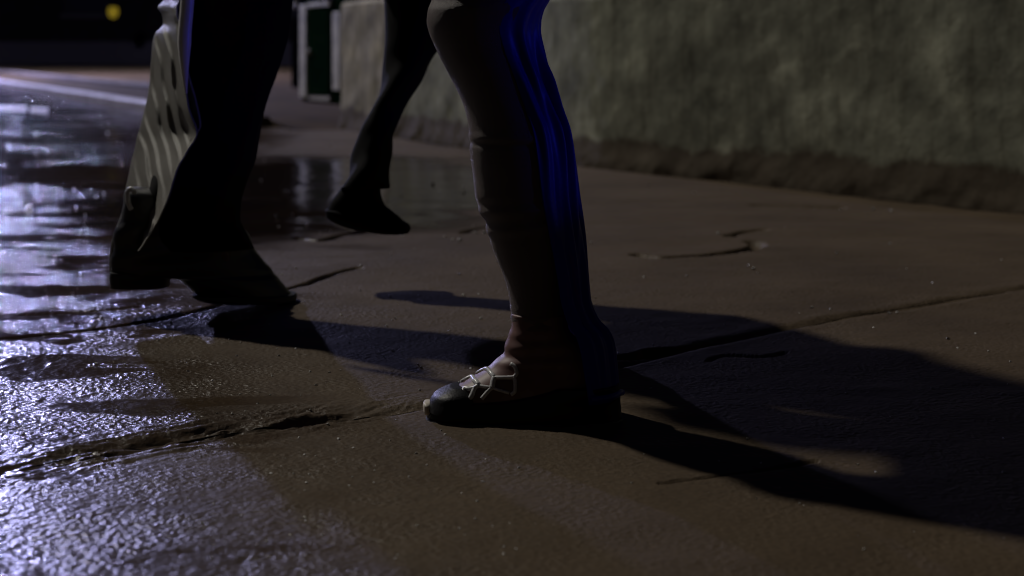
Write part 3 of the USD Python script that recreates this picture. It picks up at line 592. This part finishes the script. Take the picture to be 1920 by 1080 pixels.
obj('sole', fuse([m3.Manifold.batch_hull([ball((0.076 + k, 2.24, 0.013), 0.011) for k in (-0.022, 0.022)] + [ball((0.062 + k, 2.39, 0.013), 0.011) for k in (-0.036, 0.036)] + [ball((0.06, 2.47, 0.013), 0.011)])], 0.008, 3), M_SOLE, shoe2, smooth=True)

# ------------------------------------------------------------------ the second walker, striding right
man = thing('person', 'walker striding right in dark trousers, grey satin tails and black heeled boots', 'person')
def man_bones(k=0.0, only=None):
    h1, h2 = (-0.42, 2.80, 0.92), (-0.40, 2.99, 0.92); s1, s2 = (-0.36, 2.69, 1.40), (-0.36, 3.0, 1.40)
    e1, w1_ = (-0.55, 2.66, 1.20), (-0.48, 2.60, 0.97); e2, w2_ = (-0.28, 3.04, 1.14), (-0.14, 2.98, 0.96)
    torso = ([m3.Manifold.batch_hull([ball(h1, 0.10 + k), ball(h2, 0.10 + k), ball((-0.45, 2.80, 0.70), 0.09), ball((-0.28, 3.0, 0.70), 0.09)])] if only else []) + [m3.Manifold.batch_hull([ball(h1, 0.11 + k), ball(h2, 0.11 + k), ball((-0.39, 2.83, 1.12), 0.10 + k), ball((-0.39, 2.92, 1.12), 0.10 + k)]),
             m3.Manifold.batch_hull([ball((-0.39, 2.83, 1.12), 0.10 + k), ball((-0.39, 2.92, 1.12), 0.10 + k), ball((-0.36, 2.80, 1.30), 0.11 + k), ball((-0.36, 2.92, 1.30), 0.11 + k), ball(s1, 0.055 + k), ball(s2, 0.055 + k)])]
    arms = [bone(s1, 0.055 + k, e1, 0.045 + k), bone(e1, 0.043 + k, w1_, 0.03 + k), bone(s2, 0.055 + k, e2, 0.045 + k), bone(e2, 0.043 + k, w2_, 0.03 + k)]
    if only == 'clothes': return torso + arms
    legs = [bone(h1, 0.09, (-0.47, 2.77, 0.53), 0.058), bone((-0.47, 2.77, 0.53), 0.05, (-0.545, 2.72, 0.22), 0.03), bone((-0.545, 2.72, 0.22), 0.026, (-0.50, 2.76, 0.09), 0.02),
            bone(h2, 0.09, (-0.16, 3.03, 0.56), 0.05), bone((-0.16, 3.03, 0.56), 0.045, (-0.235, 3.01, 0.32), 0.014), bone((-0.235, 3.01, 0.32), 0.014, (-0.27, 3.0, 0.2), 0.012), bone((-0.27, 3.0, 0.2), 0.014, (-0.28, 3.0, 0.14), 0.016)]
    return torso + arms + legs + [bone((-0.35, 2.85, 1.38), 0.075, (-0.33, 2.85, 1.54), 0.056)] + hand(np.array(w1_), (0.35, 0, -0.9), (1, 0, 0)) + hand(np.array(w2_), (0.0, 0, -1), (1, 0, 0))
hm, hairm = head((-0.31, 2.85, 1.64), (1, 0, 0), 1.05)
obj('body', fuse(man_bones() + hm, 0.014, 6), M_SKIN, man, smooth=True)
obj('hair', fuse([hairm], 0.015, 6), M_HAIR, man, smooth=True)
obj('coat', fuse(man_bones(0.02, 'clothes'), 0.018, 8), M_COAT, man, smooth=True)
TR1 = [(-470, 330, 640, 2.80, 0.11), (-200, 345, 590, 2.79, 0.10), (-60, 350, 556, 2.78, 0.09), (0, 346, 548, 2.77, 0.088), (60, 339, 540, 2.765, 0.086), (100, 336, 530, 2.76, 0.084), (140, 335, 518, 2.755, 0.082), (180, 335, 505, 2.75, 0.08), (220, 330, 495, 2.745, 0.078), (260, 318, 486, 2.74, 0.076), (300, 302, 477, 2.735, 0.074), (340, 283, 460, 2.73, 0.072), (380, 268, 448, 2.73, 0.07), (410, 262, 446, 2.73, 0.068), (440, 262, 460, 2.735, 0.066), (465, 268, 474, 2.74, 0.062)]
def creases(a, r): return 0.004 * np.sin(r / 26.0 + 2 * a) * np.exp(-((np.abs(a) - 2.6) / 0.7) ** 2) + 0.003 * np.sin(5 * a + r / 55.0) * ss(-40, 200, r)
obj('trouser_leg', loft(TR1, 64, 2.2, 140, creases), M_TROUSER, man, smooth=True)
TR2 = [(-470, 560, 760, 2.98, 0.11), (-200, 660, 890, 3.01, 0.10), (-60, 712, 925, 3.03, 0.09), (0, 720, 890, 3.03, 0.085), (60, 722, 846, 3.03, 0.08), (100, 722, 819, 3.03, 0.075), (150, 716, 790, 3.02, 0.068), (200, 699, 757, 3.02, 0.06), (240, 681, 744, 3.01, 0.056), (280, 666, 735, 3.01, 0.054), (320, 652, 729, 3.0, 0.054), (352, 640, 728, 3.0, 0.055)]
obj('trouser_leg', loft(TR2, 48, 2.0, 120, lambda a, r: 0.004 * np.sin(3 * a + r / 24.0) * ss(60, 140, r) + 0.003 * np.sin(r / 14.0 + 2 * a) * ss(230, 320, r)), M_TROUSER, man, smooth=True)
obj('leg_rim_glint', tube(curve([PX(360, -120, 2.575), PX(354, -40, 2.565), PX(350, 20, 2.56), PX(346, 70, 2.555), PX(346, 125, 2.55), PX(349, 175, 2.55)], 30), np.r_[np.full(20, 0.011), np.linspace(0.011, 0.002, 10)], 12), M_RIM_GLINT, man, smooth=True)  # rim light down the leg edge, painted as a white tube

def satin_tail(rows, Yl, Yr, nz=170, nx=60, seed=1, pleat=0.013, k=3.2, skew=0.2):
    """Hanging cloth with slanting sharp pleats: rows are (row, left, right); depth runs from Yl at the left edge to Yr at the right."""
    rows = np.array(rows, float); t = np.linspace(rows[0, 0], rows[-1, 0], nz)
    L, R = (PchipInterpolator(rows[:, 0], rows[:, i])(t) for i in (1, 2)); s = np.linspace(0, 1, nx)
    V = []
    for i in range(nz):
        x = L[i] + (R[i] - L[i]) * s
        wob = 2.5 * math.sin(t[i] / 31.0 + seed) + 1.2 * math.sin(t[i] / 13.0 + 2 * seed)
        ph = (k * (x - skew * t[i] + wob) / 70.0 + 0.35 * meshkit.noise(np.stack([x / 30.0, np.full(nx, t[i] / 70.0), np.full(nx, 5.0 + seed)], 1))) % 1.0
        saw = np.where(ph < 0.75, ph / 0.75, (1 - ph) / 0.25) ** 1.3
        am = 0.55 + 0.8 * meshkit.noise(np.stack([x / 16.0, np.full(nx, t[i] / 55.0), np.full(nx, seed)], 1))
        Y = Yl + (Yr - Yl) * s - pleat * am * (saw - 0.5) * np.sin(np.pi * np.clip(s, 0.02, 0.98)) ** 0.4
        V.append(np.stack([(x - CX) / F * (Yl + (Yr - Yl) * s), Y, CAM_H - (t[i] - HY) / F * (Yl + (Yr - Yl) * s)], 1))
    V = np.array(V); n = nx; N = nz * nx
    back = V + np.array([0.002, 0.004, 0.0])
    v = np.vstack([V.reshape(-1, 3), back.reshape(-1, 3)])
    i, j = np.meshgrid(np.arange(nz - 1), np.arange(nx - 1), indexing='ij')
    q = np.stack([i * n + j, (i + 1) * n + j, (i + 1) * n + j + 1, i * n + j + 1], -1).reshape(-1, 4)
    tri = np.vstack([q[:, [0, 1, 2]], q[:, [0, 2, 3]]]); f = [tri, tri[:, ::-1] + N]
    for kk, rev in ((np.arange(nz) * n, 1), (np.arange(nz) * n + n - 1, 0), (np.arange(n), 0), ((nz - 1) * n + np.arange(n), 1)):
        g = np.stack([kk[:-1], kk[1:], kk[1:] + N, kk[:-1] + N], 1); g = np.vstack([g[:, [0, 1, 2]], g[:, [0, 2, 3]]]); f.append(g[:, ::-1] if rev else g)
    m = trimesh.Trimesh(v, np.vstack(f), process=False)
    if m.volume < 0: m.invert()
    return m
obj('satin_tail', satin_tail([(-60, 318, 342), (0, 306, 336), (14, 296, 330), (26, 303, 330), (45, 306, 336), (64, 290, 338), (100, 284, 343), (150, 281, 346), (200, 272, 352), (250, 259, 368), (280, 252, 352), (320, 243, 330), (360, 236, 318), (400, 240, 302), (440, 246, 280), (470, 254, 260)], 2.83, 2.60), M_TAIL, man, smooth=40)
obj('satin_tail', satin_tail([(96, 330, 344), (140, 330, 352), (190, 331, 366), (235, 333, 374), (262, 336, 358), (290, 340, 346)], 2.72, 2.615, 90, 40, 2, 0.022, 2.2, 0.2), M_TAIL, man, smooth=40)

def boot_depth(px): return 2.68 + 0.16 * np.clip((px - 210) / 340.0, 0, 1)
def boot_loft(rows, n=72, power=2.4, fine=70, disp=None):
    m = loft([(r, l, rr, 2.74, h) for r, l, rr, h in rows], n, power, fine, disp)
    v = m.vertices.copy(); px = CX + F * v[:, 0] / 2.74                     # turn the toe away from the viewer
    k = boot_depth(px) / 2.74
    m.vertices = np.column_stack([v[:, 0] * k, boot_depth(px) + (v[:, 1] - 2.74), CAM_H + (v[:, 2] - CAM_H) * k])
    return m
boot = thing('boot', 'black heeled boot with a painted glint down its back, heel lifted off the wet ground', 'boot')
obj('upper', boot_loft([(352, 240, 290, 0.030), (362, 235, 330, 0.05), (375, 235, 350, 0.054), (390, 232, 385, 0.055), (400, 230, 408, 0.056), (430, 219, 455, 0.054), (460, 212, 475, 0.052), (490, 209, 494, 0.048), (504, 209, 508, 0.047), (514, 211, 514, 0.046), (518, 325, 518, 0.046), (530, 345, 528, 0.046), (545, 362, 541, 0.044), (556, 380, 551, 0.042)], disp=lambda a, r: 0.0025 * np.sin(r / 9.0 + 3 * np.cos(a)) * ss(390, 420, r) * (1 - ss(470, 500, r))), M_BOOT, boot, smooth=50)
obj('sole', boot_loft([(550, 362, 553, 0.046), (554, 362, 556, 0.048), (560, 372, 556, 0.048), (565, 392, 553, 0.045)], power=2.8, fine=14), M_SOLE, boot, smooth=40)
obj('heel', boot_loft([(508, 210, 322, 0.040), (514, 209, 320, 0.041), (528, 210, 317, 0.039), (537, 211, 316, 0.038)], power=3.2, fine=16), M_SOLE, boot, smooth=40)
obj('pull_tab', tube(curve([PX(246, 392, 2.655), PX(240, 376, 2.65), PX(239, 360, 2.65), PX(246, 354, 2.65), PX(252, 362, 2.645)], 18), 0.0042, 10), M_STRAP_GLINT, boot, smooth=True)  # pull tab in a pale colour that paints the bright boot rim
obj('back_rim_glint', tube(curve([PX(237, 372, 2.672), PX(233, 392, 2.675), PX(227, 412, 2.675), PX(218, 434, 2.675), PX(211, 460, 2.675), PX(208, 490, 2.675), PX(208, 512, 2.675), PX(209, 532, 2.675)], 30), 0.0026, 8), M_STRAP_GLINT, boot, smooth=True)  # specular line along the boot back, painted as a pale tube
boot2 = thing('boot', 'dark boot swinging through the air behind, toe down', 'boot')
obj('upper', loft([(332, 656, 712, 3.0, 0.036), (362, 632, 714, 3.0, 0.040), (382, 618, 720, 3.0, 0.040), (396, 614, 735, 3.0, 0.041), (410, 624, 752, 3.0, 0.042), (424, 650, 764, 3.0, 0.038)], 48, 2.3, 40), M_DULL, boot2, smooth=50)
obj('sole', loft([(392, 611, 640, 3.0, 0.038), (404, 612, 690, 3.0, 0.044), (418, 630, 764, 3.0, 0.045), (430, 668, 770, 3.0, 0.043), (436, 710, 766, 3.0, 0.038)], 48, 2.6, 14), M_DULL, boot2, smooth=40)

# ------------------------------------------------------------------ litter and grit on the ground
M_CHIP = plain('pale_chip', (0.62, 0.60, 0.58), 0.4, 60, 0.2)
M_PINK = plain('pinkish_chip', (0.45, 0.27, 0.22), 0.5, 60, 0.2)
M_GREY = plain('grey_chip', (0.36, 0.35, 0.32), 0.5, 60, 0.3)
def zg(p): return float(ground_z(np.array([p[:2]]))[0])
def chip(px, py, w, h, seed):
    """A small irregular flake lying on the ground, w by h pixels across in the photograph."""
    p = GP(px, py); s = p[1] / F; r = np.random.default_rng(seed)
    q = r.normal(size=(14, 3)); q /= np.linalg.norm(q, axis=1, keepdims=True); q *= r.uniform(0.75, 1.1, (14, 1))
    q *= [w * s / 2, w * s / 2, h * s / 2]
    m = trimesh.convex.convex_hull(q); m.apply_translation([p[0], p[1], zg(p) - m.bounds[0, 2] - 0.0006]); return m
for name, px, py, w, h, mat, label, cat in (
    ('paper_scrap', 811, 347, 11, 9, M_CHIP, 'brightest white scrap on the ground left of the bare shin', 'scrap'),
    ('paper_scrap', 672, 417, 9, 8, M_CHIP, 'white scrap on the ground beside the swinging boot', 'scrap'),
    ('paper_scrap', 862, 452, 9, 8, M_CHIP, 'white scrap left of the mauve shin just above its middle', 'scrap'),
    ('glass_bit', 893, 436, 7, 5, M_GREY, 'greenish grey glass bit in the crack touching the shin', 'glass bit'),
    ('glass_bit', 908, 437, 9, 6, M_CHIP, 'pale glass bit in the crack right at the edge of the shin', 'glass bit'),
    ('pebble', 1347, 441, 6, 8, M_GREY, 'pale pebble left of the hooked crack', 'pebble'),
    ('pebble', 1413, 506, 6, 8, M_GREY, 'pale pebble in front of the hooked crack', 'pebble'),
    ('pebble', 1522, 581, 7, 5, M_GREY, 'small pebble above the joint on the right', 'pebble'),
    ('pebble', 1668, 591, 8, 4, M_GREY, 'flat pale pebble lying on the joint on the right', 'pebble'),
    ('pebble', 1777, 643, 8, 6, M_GREY, 'pale pebble below the joint near the right edge', 'pebble'),
    ('brick_chip', 1796, 374, 9, 14, M_PINK, 'pinkish brick chip standing at the foot of the wall on the right', 'brick chip'),
    ('paper_scrap', 1870, 385, 18, 12, M_CHIP, 'large white scrap at the foot of the wall near the right edge', 'scrap'),
    ('pebble', 1638, 392, 8, 6, M_GREY, 'left one of two pale pebbles in front of the wall', 'pebble'),
    ('pebble', 1671, 396, 8, 6, M_GREY, 'right one of two pale pebbles in front of the wall', 'pebble'),
    ('paper_scrap', 534, 360, 15, 6, M_GREY, 'flat grey scrap on the dark wet patch right of the dark trousers', 'scrap'),
    ('paper_scrap', 520, 407, 12, 11, M_GREY, 'crumpled grey scrap right of the boot shaft', 'scrap'),
    ('pebble', 662, 837, 7, 5, M_CHIP, 'bright pebble alone on the slab left of the shoe tip', 'pebble'),
    ('pebble', 55, 394, 13, 11, M_CHIP, 'bright pebble on the glaring wet ground at the left edge', 'pebble'),
    ('stone', 1275, 297, 20, 34, M_GREY, 'dark leaning stone against the foot of the wall', 'stone'),
    ('stone', 1300, 317, 12, 10, M_GREY, 'small dark stone in front of the leaning stone', 'stone'),
    ('stone', 1338, 317, 15, 14, M_GREY, 'rounded dark stone right of the small dark stone', 'stone')):
    obj(name, chip(px, py, w, h, int(px * 7 + py)), mat, smooth=False, label=label, cat=cat)
gr = []
for k in range(700):
    px, py = RNG.uniform(20, 1900), 150 + 900 * RNG.random() ** 0.9
    if py < 330 and px > 620: continue
    if RNG.random() > 0.25 + 0.75 * (px < 1000): continue
    w = RNG.uniform(2.4, 6.2)
    gr.append(chip(px, py, w * (0.7 + py / 1500), w * 0.8, 900 + k))
obj('grit', trimesh.util.concatenate(gr[::2]), M_CHIP, smooth=False, label='pale specks of grit scattered over the wet paving', cat='grit', kind='stuff')
obj('grit', trimesh.util.concatenate(gr[1::2]), M_GREY, smooth=False, label='duller grey grit scattered over the wet paving', cat='grit', kind='stuff')
